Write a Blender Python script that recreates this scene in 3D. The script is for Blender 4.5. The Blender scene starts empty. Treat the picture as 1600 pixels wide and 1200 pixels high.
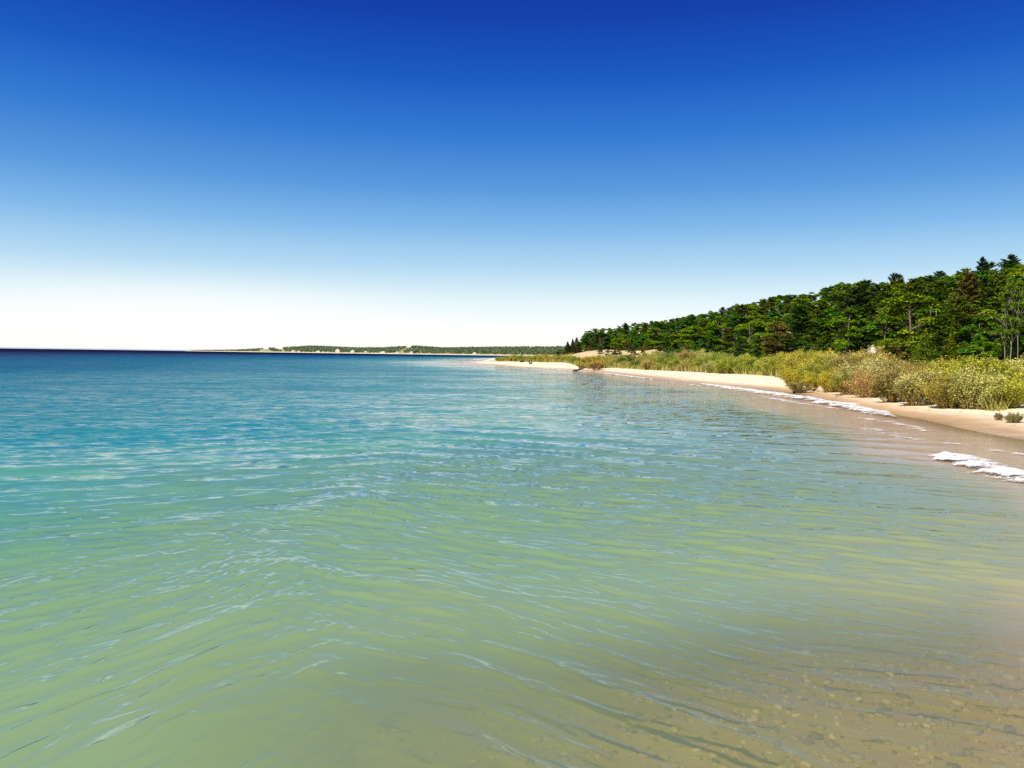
import bpy, math, numpy as np
from mathutils import Matrix, Vector
R = math.radians
rng = np.random.default_rng(7)
C = bpy.context.scene.collection
sc = bpy.context.scene

# ------------------------------------------------------------------ camera
F = 1256.0; H0 = 2.0; PITCH = R(2.08); ROLL = R(0.745)
cam = bpy.data.cameras.new('camera'); co = bpy.data.objects.new('camera', cam); C.objects.link(co)
cam.sensor_width = 36; cam.lens = 36 * F / 1600; cam.clip_start = 0.05; cam.clip_end = 80000
co.matrix_world = Matrix.Translation((0, 0, H0)) @ Matrix.Rotation(math.pi/2 - PITCH, 4, 'X') @ Matrix.Rotation(ROLL, 4, 'Z')
sc.camera = co
MW = np.array(co.matrix_world)[:3, :3]
def ray(px, py):
    d = MW @ np.array([(px - 800) / F, -(py - 600) / F, -1.0]); return d
def onz(px, py, z=0.0):                     # point of the plane z seen at photo pixel px,py
    d = ray(px, py); t = (z - H0) / d[2]; return np.array([d[0]*t, d[1]*t, z])
def aty(px, py, y):                         # point at depth y seen at photo pixel
    d = ray(px, py); t = y / d[1]; return np.array([d[0]*t, y, H0 + d[2]*t])
def proj(x, y, z):
    v = MW.T @ np.array([x, y, z - H0]); return 800 - F*v[0]/v[2], 600 + F*v[1]/v[2]
def pxof(x, y): return 800 + F * x / np.maximum(y, 1e-3)

# ------------------------------------------------------------------ world and sun
SUN_EL, SUN_AZ = R(48), R(134)              # azimuth measured from the view direction towards the left
sdir = Vector((-math.sin(SUN_AZ)*math.cos(SUN_EL), math.cos(SUN_AZ)*math.cos(SUN_EL), math.sin(SUN_EL)))
w = bpy.data.worlds.new('World'); sc.world = w; w.use_nodes = True
def lin(c): return [((v/255+0.055)/1.055)**2.4 if v > 10 else v/255/12.92 for v in c]
nt = w.node_tree; nt.nodes.clear(); N = nt.nodes; L = nt.links
out = N.new('ShaderNodeOutputWorld'); bg = N.new('ShaderNodeBackground'); L.new(bg.outputs[0], out.inputs[0])
sky = N.new('ShaderNodeTexSky'); sky.sky_type = 'NISHITA'; sky.sun_disc = False
sky.sun_elevation = SUN_EL; sky.sun_rotation = -SUN_AZ; sky.altitude = 100; sky.air_density = 1.0; sky.dust_density = 0.6; sky.ozone_density = 3.0
tc = N.new('ShaderNodeTexCoord'); sep = N.new('ShaderNodeSeparateXYZ'); L.new(tc.outputs['Generated'], sep.inputs[0])
ramp = N.new('ShaderNodeValToRGB'); L.new(sep.outputs['Z'], ramp.inputs[0])
STOPS = [(0.0, (255, 253, 248)), (0.035, (250, 253, 250)), (0.065, (226, 242, 247)), (0.105, (178, 215, 239)), (0.155, (125, 181, 230)),
         (0.20, (86, 150, 217)), (0.26, (44, 118, 206)), (0.32, (13, 86, 190)), (0.38, (3, 60, 168)), (0.43, (0, 47, 148)), (0.55, (0, 38, 122)), (1.0, (2, 38, 112))]
cr = ramp.color_ramp
while len(cr.elements) < len(STOPS): cr.elements.new(0.5)
for e, (p, c) in zip(cr.elements, STOPS): e.position = p; e.color = lin(c) + [1]
mix = N.new('ShaderNodeMix'); mix.data_type = 'RGBA'; mix.inputs[0].default_value = 0.05
skm = N.new('ShaderNodeVectorMath'); skm.operation = 'SCALE'; skm.inputs[3].default_value = 0.10; L.new(sky.outputs[0], skm.inputs[0])
L.new(ramp.outputs[0], mix.inputs[6]); L.new(skm.outputs[0], mix.inputs[7])
# faint fair-weather veil low over the lake
mp = N.new('ShaderNodeMapping'); mp.inputs['Scale'].default_value = (3, 3, 34); L.new(tc.outputs['Generated'], mp.inputs[0])
cn = N.new('ShaderNodeTexNoise'); cn.inputs['Scale'].default_value = 1.6; cn.inputs['Detail'].default_value = 5; L.new(mp.outputs[0], cn.inputs[0])
c1 = N.new('ShaderNodeMapRange'); c1.inputs[1].default_value = 0.70; c1.inputs[2].default_value = 0.85; L.new(cn.outputs[0], c1.inputs[0])
c2 = N.new('ShaderNodeMapRange'); c2.inputs[1].default_value = 0.16; c2.inputs[2].default_value = 0.05; L.new(sep.outputs['Z'], c2.inputs[0])
cm = N.new('ShaderNodeMath'); cm.operation = 'MULTIPLY'; L.new(c1.outputs[0], cm.inputs[0]); L.new(c2.outputs[0], cm.inputs[1])
gd = N.new('ShaderNodeVectorMath'); gd.operation = 'DISTANCE'; gs = N.new('ShaderNodeMapping'); gs.inputs['Scale'].default_value = (1, 1, 5.5); L.new(tc.outputs['Generated'], gs.inputs[0]); L.new(gs.outputs[0], gd.inputs[0]); gd.inputs[1].default_value = (-.36, .93, .20)
gr = N.new('ShaderNodeMapRange'); gr.interpolation_type = 'SMOOTHSTEP'; gr.inputs[1].default_value = .36; gr.inputs[2].default_value = .05; gr.inputs[4].default_value = .42; L.new(gd.outputs['Value'], gr.inputs[0])
cmx = N.new('ShaderNodeMath'); cmx.operation = 'MAXIMUM'; L.new(cm.outputs[0], cmx.inputs[0]); L.new(gr.outputs[0], cmx.inputs[1]); cm = cmx
mx2 = N.new('ShaderNodeMix'); mx2.data_type = 'RGBA'; L.new(cm.outputs[0], mx2.inputs[0]); L.new(mix.outputs[2], mx2.inputs[6]); mx2.inputs[7].default_value = (1, .99, .97, 1)
L.new(mx2.outputs[2], bg.inputs[0]); bg.inputs[1].default_value = 0.85
sl = bpy.data.lights.new('sun', 'SUN'); sl.energy = 5.0; sl.angle = R(0.53); sl.color = (1, .94, .84)
so = bpy.data.objects.new('sun', sl); C.objects.link(so); so.rotation_euler = sdir.to_track_quat('Z', 'Y').to_euler()
vs = sc.view_settings; vs.view_transform = 'Standard'; vs.look = 'None'; vs.gamma = 1; vs.use_curve_mapping = False; vs.exposure = 0.32
cy = sc.cycles; cy.max_bounces = 6; cy.diffuse_bounces = 2; cy.glossy_bounces = 2; cy.transparent_max_bounces = 8; cy.transmission_bounces = 2
cy.sample_clamp_indirect = 3; cy.use_denoising = False; cy.caustics_reflective = False; cy.caustics_refractive = False

# ------------------------------------------------------------------ numpy helpers
_P = rng.random((256, 256))
def vnoise(x, y):
    xi = np.floor(x).astype(int); yi = np.floor(y).astype(int); fx = x-xi; fy = y-yi
    fx = fx*fx*(3-2*fx); fy = fy*fy*(3-2*fy); a = xi & 255; b = yi & 255; a1 = (a+1) & 255; b1 = (b+1) & 255
    return (_P[a, b]*(1-fx)+_P[a1, b]*fx)*(1-fy)+(_P[a, b1]*(1-fx)+_P[a1, b1]*fx)*fy
def fbm(x, y, o=4):
    s = 0; a = .5
    for i in range(o): s = s + a*(vnoise(x*2**i+17*i, y*2**i+31*i)-.5); a *= .5
    return s
def sstep(a, b, x): t = np.clip((x-a)/(b-a), 0, 1); return t*t*(3-2*t)

def mesh(name, V, Fc, attrs=None, smooth=True):
    V = np.asarray(V, np.float32); Fc = np.asarray(Fc, np.int32); k = Fc.shape[1]
    me = bpy.data.meshes.new(name); me.vertices.add(len(V)); me.vertices.foreach_set('co', V.ravel())
    me.loops.add(Fc.size); me.loops.foreach_set('vertex_index', Fc.ravel())
    me.polygons.add(len(Fc)); me.polygons.foreach_set('loop_start', np.arange(0, Fc.size, k, dtype=np.int32))
    me.polygons.foreach_set('loop_total', np.full(len(Fc), k, np.int32))
    me.polygons.foreach_set('use_smooth', np.full(len(Fc), smooth, bool))
    for n, a in (attrs or {}).items():
        at = me.attributes.new(n, 'FLOAT', 'POINT'); at.data.foreach_set('value', np.asarray(a, np.float32))
    me.update(calc_edges=True); return me
def link(name, me, mat=None, parent=None, **props):
    o = bpy.data.objects.new(name, me); C.objects.link(o)
    if mat is not None and me is not None: me.materials.clear(); me.materials.append(mat)
    if parent is not None: o.parent = parent
    for k, v in props.items(): o[k] = v
    return o
class MB:                                       # gathers tubes / boxes / quads into one mesh
    def __init__(s): s.V = []; s.F = []; s.n = 0; s.T = []
    def add(s, V, Fc, t=0.5):
        V = np.asarray(V, float); Fc = np.asarray(Fc, int)
        if Fc.shape[1] == 3: Fc = np.c_[Fc, Fc[:, 2]]
        s.V.append(V); s.F.append(Fc + s.n); s.n += len(V); s.T.append(np.full(len(V), t) if np.isscalar(t) else t)
    def tube(s, pts, rad, k=6, t=0.5):
        pts = np.asarray(pts, float); rad = np.broadcast_to(rad, (len(pts),)); n = len(pts)
        tg = np.gradient(pts, axis=0); tg /= np.linalg.norm(tg, axis=1)[:, None] + 1e-9
        ref = np.where(np.abs(tg[:, 2:3]) > .9, [[1., 0, 0]], [[0, 0, 1.]])
        u = np.cross(tg, ref); u /= np.linalg.norm(u, axis=1)[:, None] + 1e-9; v = np.cross(tg, u)
        a = np.linspace(0, 2*np.pi, k, endpoint=False)
        V = pts[:, None] + rad[:, None, None]*(u[:, None]*np.cos(a)[None, :, None] + v[:, None]*np.sin(a)[None, :, None])
        Fc = [(i*k+j, i*k+(j+1) % k, (i+1)*k+(j+1) % k, (i+1)*k+j) for i in range(n-1) for j in range(k)]
        V = np.r_[V.reshape(-1, 3), pts[:1], pts[-1:]]
        Fc += [((j+1) % k, j, n*k, n*k) for j in range(k)] + [((n-1)*k+j, (n-1)*k+(j+1) % k, n*k+1, n*k+1) for j in range(k)]
        s.add(V, Fc, t)
    def box(s, x0, x1, y0, y1, z0, z1):
        V = [(x, y, z) for z in (z0, z1) for y in (y0, y1) for x in (x0, x1)]
        s.add(V, [(0, 2, 3, 1), (4, 5, 7, 6), (0, 1, 5, 4), (2, 6, 7, 3), (0, 4, 6, 2), (1, 3, 7, 5)])
    def leaves(s, P, a, b, up=0.4, r=rng, t=None):        # one pointed little blade per point
        n = len(P); nn = r.normal(size=(n, 3)); nn[:, 2] = np.abs(nn[:, 2]) + up; nn /= np.linalg.norm(nn, axis=1)[:, None]
        q = r.normal(size=(n, 3)); u = np.cross(nn, q); u /= np.linalg.norm(u, axis=1)[:, None]+1e-9; v = np.cross(nn, u)
        A = (a*r.uniform(.6, 1.3, n))[:, None]; B = (b*r.uniform(.6, 1.3, n))[:, None]
        V = np.stack([P-u*A, P-v*B+u*A*.2, P+u*A, P+v*B], 1).reshape(-1, 3)
        tt = r.random(n) if t is None else np.clip(t, 0, 1)
        s.add(V, np.arange(4*n).reshape(-1, 4), np.repeat(tt, 4))
    def build(s, name, smooth=False):
        V = np.concatenate(s.V); Fc = np.concatenate(s.F); T = np.concatenate(s.T)
        tri = Fc[:, 2] == Fc[:, 3]
        if tri.any():
            me = bpy.data.meshes.new(name); me.from_pydata(V.tolist(), [], [f[:3].tolist() if t else f.tolist() for f, t in zip(Fc, tri)])
            me.polygons.foreach_set('use_smooth', np.full(len(me.polygons), smooth, bool))
            at = me.attributes.new('tint', 'FLOAT', 'POINT'); at.data.foreach_set('value', T.astype(np.float32)); me.update(); return me
        return mesh(name, V, Fc, {'tint': T}, smooth)

# ------------------------------------------------------------------ materials
class M:
    def __init__(s, name):
        s.m = bpy.data.materials.new(name); s.m.use_nodes = True; s.t = s.m.node_tree; s.t.nodes.clear()
        s.out = s.n('ShaderNodeOutputMaterial')
    def n(s, ty, **kw):
        nd = s.t.nodes.new(ty)
        for k, v in kw.items(): setattr(nd, k, v)
        return nd
    def l(s, a, b): s.t.links.new(a, b)
    def inp(s, sock, v):
        if hasattr(v, 'is_linked'): s.l(v, sock)
        elif isinstance(v, (tuple, list)) and len(v) == 3 and len(sock.default_value) == 4: sock.default_value = (*v, 1)
        else: sock.default_value = v
    def attr(s, name): return s.n('ShaderNodeAttribute', attribute_name=name).outputs['Fac']
    def math(s, op, a, b=0.0, c=0.0, clamp=False):
        nd = s.n('ShaderNodeMath', operation=op, use_clamp=clamp)
        for i, v in enumerate((a, b, c)): s.inp(nd.inputs[i], v)
        return nd.outputs[0]
    def mix(s, f, a, b, bt='MIX'):
        nd = s.n('ShaderNodeMix', data_type='RGBA', blend_type=bt); s.inp(nd.inputs[0], f); s.inp(nd.inputs[6], a); s.inp(nd.inputs[7], b); return nd.outputs[2]
    def rng(s, v, a, b, c=0., d=1.):
        nd = s.n('ShaderNodeMapRange'); s.inp(nd.inputs[0], v)
        for i, q in enumerate((a, b, c, d)): nd.inputs[i+1].default_value = q
        return nd.outputs[0]
    def pos(s, scale=(1, 1, 1), rot=0.):
        g = s.n('ShaderNodeNewGeometry'); m = s.n('ShaderNodeMapping'); m.inputs['Scale'].default_value = scale; m.inputs['Rotation'].default_value = (0, 0, rot)
        s.l(g.outputs['Position'], m.inputs[0]); return m.outputs[0]
    def noise(s, vec, sc_=1., det=4., rough=.5, dist=0.):
        nd = s.n('ShaderNodeTexNoise'); s.inp(nd.inputs['Vector'], vec); nd.inputs['Scale'].default_value = sc_; nd.inputs['Detail'].default_value = det
        nd.inputs['Roughness'].default_value = rough; nd.inputs['Distortion'].default_value = dist; return nd.outputs[0]
    def ramp(s, f, stops, interp='LINEAR'):
        nd = s.n('ShaderNodeValToRGB'); s.inp(nd.inputs[0], f); r = nd.color_ramp; r.interpolation = interp
        while len(r.elements) < len(stops): r.elements.new(.5)
        for e, (p, c) in zip(r.elements, stops): e.position = p; e.color = (*c, 1)
        return nd.outputs[0]
    def bump(s, h, st=.5, dist=.05, nrm=None):
        nd = s.n('ShaderNodeBump'); nd.inputs['Strength'].default_value = st; nd.inputs['Distance'].default_value = dist; s.inp(nd.inputs['Height'], h)
        if nrm is not None: s.l(nrm, nd.inputs['Normal'])
        return nd.outputs[0]
    def pbr(s, col, rough=.8, nrm=None, spec=.5):
        p = s.n('ShaderNodeBsdfPrincipled'); s.inp(p.inputs['Base Color'], col); s.inp(p.inputs['Roughness'], rough); s.inp(p.inputs['Specular IOR Level'], spec)
        if nrm is not None: s.l(nrm, p.inputs['Normal'])
        return p.outputs[0]
    def fin(s, sh): s.l(sh, s.out.inputs[0]); return s.m

def foliage_mat(name, trans=.25):
    m = M(name); oi = m.n('ShaderNodeObjectInfo'); t = m.attr('tint')
    hs = m.n('ShaderNodeHueSaturation'); m.l(oi.outputs['Color'], hs.inputs['Color'])
    m.l(m.rng(t, 0, 1, .45, 1.75), hs.inputs['Value']); m.l(m.rng(t, 0, 1, .515, .485), hs.inputs['Hue'])
    d = m.n('ShaderNodeBsdfDiffuse'); m.l(hs.outputs[0], d.inputs[0]); tr = m.n('ShaderNodeBsdfTranslucent'); m.l(hs.outputs[0], tr.inputs[0])
    x = m.n('ShaderNodeMixShader'); x.inputs[0].default_value = trans; m.l(d.outputs[0], x.inputs[1]); m.l(tr.outputs[0], x.inputs[2]); return m.fin(x.outputs[0])
LEAF = foliage_mat('leaf_green')
def bark_mat(name, c1, c2, s=6):
    m = M(name); n = m.noise(m.pos((s, s, s*.3)), 1, 4); col = m.mix(m.rng(n, .35, .65), c1, c2); return m.fin(m.pbr(col, .9, m.bump(n, .5, .03)))
BARK = bark_mat('grey_brown_bark', (.10, .075, .055), (.24, .19, .14))
PALE = bark_mat('pale_bark', (.40, .36, .28), (.62, .58, .48), 3)
TWIG = bark_mat('tan_twig', (.30, .17, .06), (.62, .40, .17), 9)
GREYB = bark_mat('grey_smooth_bark', (.18, .16, .12), (.36, .32, .25), 3)
DRIFT = bark_mat('dark_driftwood', (.02, .014, .01), (.09, .06, .04), 8)
BLEACH = bark_mat('bleached_driftwood', (.35, .28, .2), (.6, .52, .4), 8)

# ------------------------------------------------------------------ coast line and ground height
NEARPX = [(1600, 687), (1550, 679), (1500, 669), (1440, 655), (1340, 640), (1290, 626), (1242, 614), (1180, 607), (1100, 601), (1050, 595.5), (1000, 589.5),
          (950, 583), (900, 578.5), (850, 576), (800, 573.5), (775, 571), (745, 568.5), (727, 567.5)]
near = [tuple(onz(*p)[:2]) for p in NEARPX]
COAST = np.array([(-60, -3000), (-60, -400), (-20, -120), (-2, -40), (3.2, -10), (4.3, -3), (5.3, 2), (7.0, 5.5), (8.9, 9), (11, 14)] + near +
    [(-11, 185), (-9.5, 210), (-11, 290), (-12, 380), (-2, 450), (40, 540), (150, 720), (300, 1000), (260, 1300), (110, 1600), (-45, 1850),
     (-200, 2100), (-520, 2350), (-900, 2850), (-1350, 3400), (-1560, 3800), (-1300, 4600), (2000, 6500), (9000, 6500), (9000, -3000)], float)
def coast(x, y):                                # signed distance, + on land
    x = np.asarray(x, float); y = np.asarray(y, float); d = np.full(x.shape, 1e12); ins = np.zeros(x.shape, bool)
    A = COAST; B = np.roll(COAST, -1, 0)
    for (ax, ay), (bx, by) in zip(A, B):
        ex, ey = bx-ax, by-ay; t = np.clip(((x-ax)*ex+(y-ay)*ey)/(ex*ex+ey*ey), 0, 1)
        d = np.minimum(d, (x-ax-t*ex)**2+(y-ay-t*ey)**2)
        if ay != by: ins ^= ((ay > y) != (by > y)) & (x < (bx-ax)*(y-ay)/(by-ay)+ax)
    return np.sqrt(d)*np.where(ins, 1, -1)
def I(x, tab): t = np.array(tab, float); return np.interp(x, t[:, 0], t[:, 1])
FRONT = [(700, 330), (880, 330), (900, 310), (930, 285), (1000, 235), (1100, 185), (1200, 150), (1340, 115), (1450, 95), (1600, 76), (1800, 70)]
SKYL = [(880, 545), (900, 530), (915, 517), (960, 508), (1020, 502), (1060, 494), (1120, 485), (1160, 473), (1200, 464), (1260, 456), (1310, 441), (1350, 437), (1400, 440), (1440, 432),
        (1480, 424), (1520, 418), (1560, 408), (1600, 407), (1700, 395)]
SFRONT = [(700, 200), (780, 185), (800, 180), (850, 165), (880, 158), (905, 118), (922, 108), (940, 112), (960, 112), (1000, 101), (1060, 90), (1120, 80), (1200, 70), (1225, 63), (1240, 50),
          (1300, 43), (1330, 40), (1400, 34), (1500, 28.2), (1560, 28.6), (1600, 31), (1750, 33)]
def horizon(px): return 544 + .013*px
def ridge_z(px): return H0 + (horizon(px) - I(px, SKYL))/F*I(px, FRONT)*1.8
TREE_H = 8.8
FARTOP = [(0, 545), (285, 545.5), (330, 545), (370, 544.5), (420, 543), (460, 541.5), (485, 540), (510, 540.5), (560, 543), (600, 543), (640, 540.5), (655, 540.5), (690, 543), (740, 542.5), (800, 541.5), (860, 541), (900, 540), (1100, 540)]
def ground(x, y, s=None):
    x = np.asarray(x, float); y = np.asarray(y, float)
    if s is None: s = coast(x, y)
    n = fbm(x*.11, y*.11)
    dep = I(-s, [(0, 0), (1, .07), (3, .2), (5, .34), (8, .55), (14, .95), (30, 1.7), (80, 3), (300, 8), (3000, 20)])
    dep = dep*(1+.25*n) + .03*fbm(x*1.1, y*1.1)*sstep(.3, 2, -s)
    up = I(s, [(0, 0), (.8, .05), (2.5, .17), (5, .34), (12, .55), (30, .8), (80, 1.2), (200, 2), (1500, 5)])
    px = np.clip(pxof(x, y), 0, 1700); px = np.where(y < 5, 1700, px)
    yf = I(px, FRONT); t = np.clip((y-yf)/(yf*.8), 0, 1.0)
    hill = np.maximum(ridge_z(px) - TREE_H*.9 - 1.5, 0)*sstep(0, 1, t)*sstep(885, 960, px)*sstep(900, 500, y)
    # a sandy scarp and small dunes behind the beach
    dune = (.9*fbm(x*.06+3, y*.05) + .25*fbm(x*.4, y*.4))*sstep(6, 22, s)
    hump = 0
    for (dx, dy, wx, wy, hh) in ((30, 232, 11, 12, 2.6), (22, 240, 8, 10, 1.3), (40, 222, 4.5, 7, 2.4), (14, 250, 10, 12, .7), (34, 225, 3, 5, .7)):
        hump = hump + hh*np.exp(-((x-dx)/wx)**2-((y-dy)/wy)**2)
    nearz = up + dune + hump + hill
    fz = np.maximum(H0 + (horizon(np.clip(pxof(x, y), 0, 1100)) - I(np.clip(pxof(x, y), 0, 1100), FARTOP))/F*y - 7, 2.5)
    farz = I(s, [(0, 0), (12, 1.2), (30, 2.6), (60, 4)]) * .7 + (fz-3)*sstep(30, 330, s)
    k = sstep(900, 1150, y)
    up2 = nearz*(1-k) + farz*k
    return np.where(s > 0, up2, -dep)
def gz(x, y): return float(ground(np.array([x]), np.array([y]))[0])

def polar(az, r):
    A, Rr = np.meshgrid(az, r); X = Rr*np.sin(A); Y = Rr*np.cos(A); na, nr = len(az), len(r)
    i = (np.arange(nr-1)[:, None]*na+np.arange(na)[None]).ravel(); j = (np.arange(nr-1)[:, None]*na+(np.arange(na)[None]+1) % na).ravel()
    return X.ravel(), Y.ravel(), np.stack([i, i+na, j+na, j], 1)[:, ::-1]

# ground ------------------------------------------------------------------
az = np.r_[np.arange(-36, 37, .12), np.arange(37, 324, 4)]*np.pi/180
rr = np.r_[.01, np.geomspace(.5, 14, 60), np.geomspace(14.3, 400, 240), np.geomspace(410, 6000, 130), np.geomspace(6300, 40000, 12)]
X, Y, Fc = polar(az, rr); S = coast(X, Y); Z = ground(X, Y, S)
PX = np.clip(pxof(X, Y), 0, 1800)
veg = sstep(-3, 4, Y - I(PX, SFRONT) + 5*fbm(X*.25, Y*.25)) * (Y > 5) * sstep(2, 7, S)
dunebare = np.clip(sum(np.exp(-((X-dx)/wx)**2-((Y-dy)/wy)**2) for dx, dy, wx, wy in ((30, 228, 17, 16), (42, 220, 8, 10), (15, 246, 14, 14))), 0, 1)
veg = veg*(1-sstep(.25, .75, dunebare*.8 + 1.8*fbm(X*.22, Y*.22)))
veg = np.where(Y > 900, sstep(22, 40, S), veg)
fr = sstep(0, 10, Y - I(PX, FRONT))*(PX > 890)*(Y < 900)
gm = M('beach_sand')
s_ = gm.attr('shore'); P = gm.pos(); fine = gm.noise(P, 14, 5, .6); mid = gm.noise(P, 1.1, 5, .6); big = gm.noise(P, .13, 4)
dry = gm.mix(gm.rng(mid, .3, .7), (.86, .75, .54), (.74, .61, .40)); dry = gm.mix(gm.rng(fine, .3, .75, 0, .45), dry, (.95, .88, .70))
wet = gm.mix(gm.rng(mid, .35, .7), (.62, .42, .22), (.48, .31, .15))
sw = gm.math('ADD', s_, gm.math('MULTIPLY', gm.math('SUBTRACT', big, .5), 1.6))
wf = gm.rng(sw, 1.0, 2.6); sand = gm.mix(wf, wet, dry)
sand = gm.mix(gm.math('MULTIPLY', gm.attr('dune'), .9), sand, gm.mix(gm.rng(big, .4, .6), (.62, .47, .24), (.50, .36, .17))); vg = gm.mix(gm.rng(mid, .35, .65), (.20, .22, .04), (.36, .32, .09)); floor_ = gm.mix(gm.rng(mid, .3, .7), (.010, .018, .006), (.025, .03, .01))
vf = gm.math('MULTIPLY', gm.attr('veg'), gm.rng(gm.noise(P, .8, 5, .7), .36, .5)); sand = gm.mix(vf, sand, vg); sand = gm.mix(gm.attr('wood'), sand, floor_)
# lake bed: sand with gravel tones
vo = gm.n('ShaderNodeTexVoronoi'); gm.l(gm.pos((1, 1, 1)), vo.inputs['Vector']); vo.inputs['Scale'].default_value = 9
bed = gm.mix(gm.rng(mid, .3, .7), (.42, .33, .17), (.58, .46, .25)); bed = gm.mix(gm.rng(big, .35, .6, 0, .5), bed, (.30, .24, .12)); bed = gm.mix(.12, bed, vo.outputs['Color'], 'SOFT_LIGHT')
col = gm.mix(gm.rng(s_, -.5, -.05), bed, sand)
rough = gm.rng(sw, .15, 1.6, .16, .9)
GROUND = gm.fin(gm.pbr(col, rough, gm.bump(gm.math('ADD', gm.math('MULTIPLY', fine, .25), mid), .6, .05)))
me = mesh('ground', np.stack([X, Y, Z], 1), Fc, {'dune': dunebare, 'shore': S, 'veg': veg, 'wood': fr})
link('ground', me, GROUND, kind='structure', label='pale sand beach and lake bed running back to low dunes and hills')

# water ---------------------------------------------------------------------
def spectrum(Lt, n, kmin, kmax, ang, spread, power, seed):
    r = np.random.default_rng(seed); k1 = np.fft.fftfreq(n, Lt/n)*2*np.pi; kx, ky = np.meshgrid(k1, k1); k = np.hypot(kx, ky)+1e-9
    th = np.arctan2(ky, kx)-ang; D = np.abs(np.cos(th))**spread
    A = np.where((k > kmin) & (k < kmax), k**(-power)*D, 0)
    h = np.real(np.fft.ifft2(A*(r.normal(size=(n, n))+1j*r.normal(size=(n, n))))); h /= h.std()
    return h
def samp(tile, Lt, x, y, rot=0):
    n = tile.shape[0]; c, s = math.cos(rot), math.sin(rot); u = (x*c-y*s)/Lt*n; v = (x*s+y*c)/Lt*n
    i = np.floor(u).astype(int); j = np.floor(v).astype(int); fu = u-i; fv = v-j; i0 = i % n; j0 = j % n; i1 = (i+1) % n; j1 = (j+1) % n
    return (tile[j0, i0]*(1-fu)+tile[j0, i1]*fu)*(1-fv)+(tile[j1, i0]*(1-fu)+tile[j1, i1]*fu)*fv
tw = 2*np.pi
A1 = spectrum(37, 768, tw/1.9, tw/.5, R(90+30), 12, 1.9, 1); A2 = spectrum(37, 768, tw/1.9, tw/.5, R(90-20), 12, 1.9, 2)
B1 = spectrum(8.3, 512, tw/.46, tw/.10, R(90+27), 14, 1.7, 3); B2 = spectrum(8.3, 512, tw/.46, tw/.10, R(90-17), 14, 1.7, 4)
A3 = spectrum(37, 768, tw/1.4, tw/.42, R(90+56), 14, 1.9, 11); A4 = spectrum(37, 768, tw/1.4, tw/.42, R(90-44), 14, 1.9, 12)
B3 = spectrum(8.3, 512, tw/.42, tw/.10, R(90+56), 16, 1.7, 13); B4 = spectrum(8.3, 512, tw/.42, tw/.10, R(90-42), 16, 1.7, 14)
G1 = spectrum(260, 512, tw/26, tw/3.5, R(100), 4, 2.4, 5)
def seg_d(x, y, pts):
    d = np.full(x.shape, 1e9); tt = np.zeros(x.shape); pts = np.array(pts); n = len(pts)-1
    for q, (a, b) in enumerate(zip(pts[:-1], pts[1:])):
        e = b-a; t = np.clip(((x-a[0])*e[0]+(y-a[1])*e[1])/(e@e), 0, 1); dd = np.hypot(x-a[0]-t*e[0], y-a[1]-t*e[1]); m = dd < d; d[m] = dd[m]; tt[m] = (q+t[m])/n
    return d, tt
armL = [onz(*p)[:2] for p in ((520, 742), (505, 800), (470, 870), (400, 965), (330, 1040), (280, 1100), (215, 1180), (120, 1290))]
armR = [onz(*p)[:2] for p in ((520, 742), (560, 790), (610, 850), (660, 915), (720, 965), (790, 1000))]
armS = [onz(*p)[:2] for p in ((470, 1010), (520, 1075), (580, 1130), (650, 1190))]
def waves(x, y, s, r):
    off = np.clip(-s, 0, 1e9); sh = np.where(y > 11, sstep(1.2, 5.5, off), sstep(0, 3.5, off))
    pxx = pxof(x, np.maximum(y, .5)); mk = sstep(-.22, .10, (x+1.5)/np.maximum(np.abs(y), 4) + .5*fbm(x*.12, y*.12))
    gust = np.clip(.75 + 1.5*fbm(x*.10+9, y*.07+4, 3), .3, 1.5)
    inner = np.exp(-((x+.65)/.6)**2-((y-4.2)/1.3)**2)                       # calm pool between the two wave arms
    calm = (1-.85*inner)*(1-.65*sstep(-.5, 2, x)*sstep(8, 4.5, y))
    fadeB = sstep(32, 11, r); fadeA = sstep(38, 12, r); fadeG = sstep(400, 120, r)
    b = samp(B1, 8.3, x, y)*(1-mk)+samp(B2, 8.3, x, y, .1)*mk; a = samp(A1, 37, x, y)*(1-mk)+samp(A2, 37, x, y, .07)*mk
    m3 = sstep(9.5, 5, y)*sstep(-.5, -1.6, x+.18*(y-4.5))*(y > 0); m4 = sstep(9, 5.2, y)*sstep(-.7, .1, x)*sstep(2.6, 1.0, x)*(y > 0); m0 = np.clip(1-m3-m4, 0, 1)
    b = b*m0+samp(B3, 8.3, x, y)*m3+samp(B4, 8.3, x, y)*m4; a = a*m0+samp(A3, 37, x, y)*m3+samp(A4, 37, x, y)*m4
    a = (np.exp(.55*2.2*np.tanh(a/2.2))-1.16)/.65
    b = (np.exp(.7*2.4*np.tanh(b/2.4))-1.28)/.9
    h = .0128*(1+.35*sstep(-.6, -2.2, x)*sstep(12, 7, y))*b*gust*calm*fadeB*(.15+.85*sh) + .0150*a*sh*fadeA*(.4+.6*gust)*(.35+.65*calm) + .020*samp(G1, 260, x, y)*sh*fadeG*sstep(2, 14, off)
    dL, tL = seg_d(x, y, armL); dR, tR = seg_d(x, y, armR); dS, tS = seg_d(x, y, armS)
    h += .058*np.exp(-(dL/.42)**2)*sstep(0, .25, tL)*sstep(1, .8, tL) + .060*np.exp(-(dR/.48)**2)*sstep(1.0, .6, tR)*sstep(0, .2, tR) + .010*np.exp(-(dS/.10)**2)*sstep(0, .2, tS)*sstep(1, .7, tS)
    return h
az = np.r_[np.arange(-35, 35.01, .068), np.arange(35.5, 325, 2.5)]*np.pi/180
yp = np.r_[np.geomspace(60000, 720, 26), np.arange(712, 26, -.95)]
rr = np.r_[H0*F/yp, np.geomspace(99, 1200, 130), np.geomspace(1230, 60000, 36)]
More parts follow.
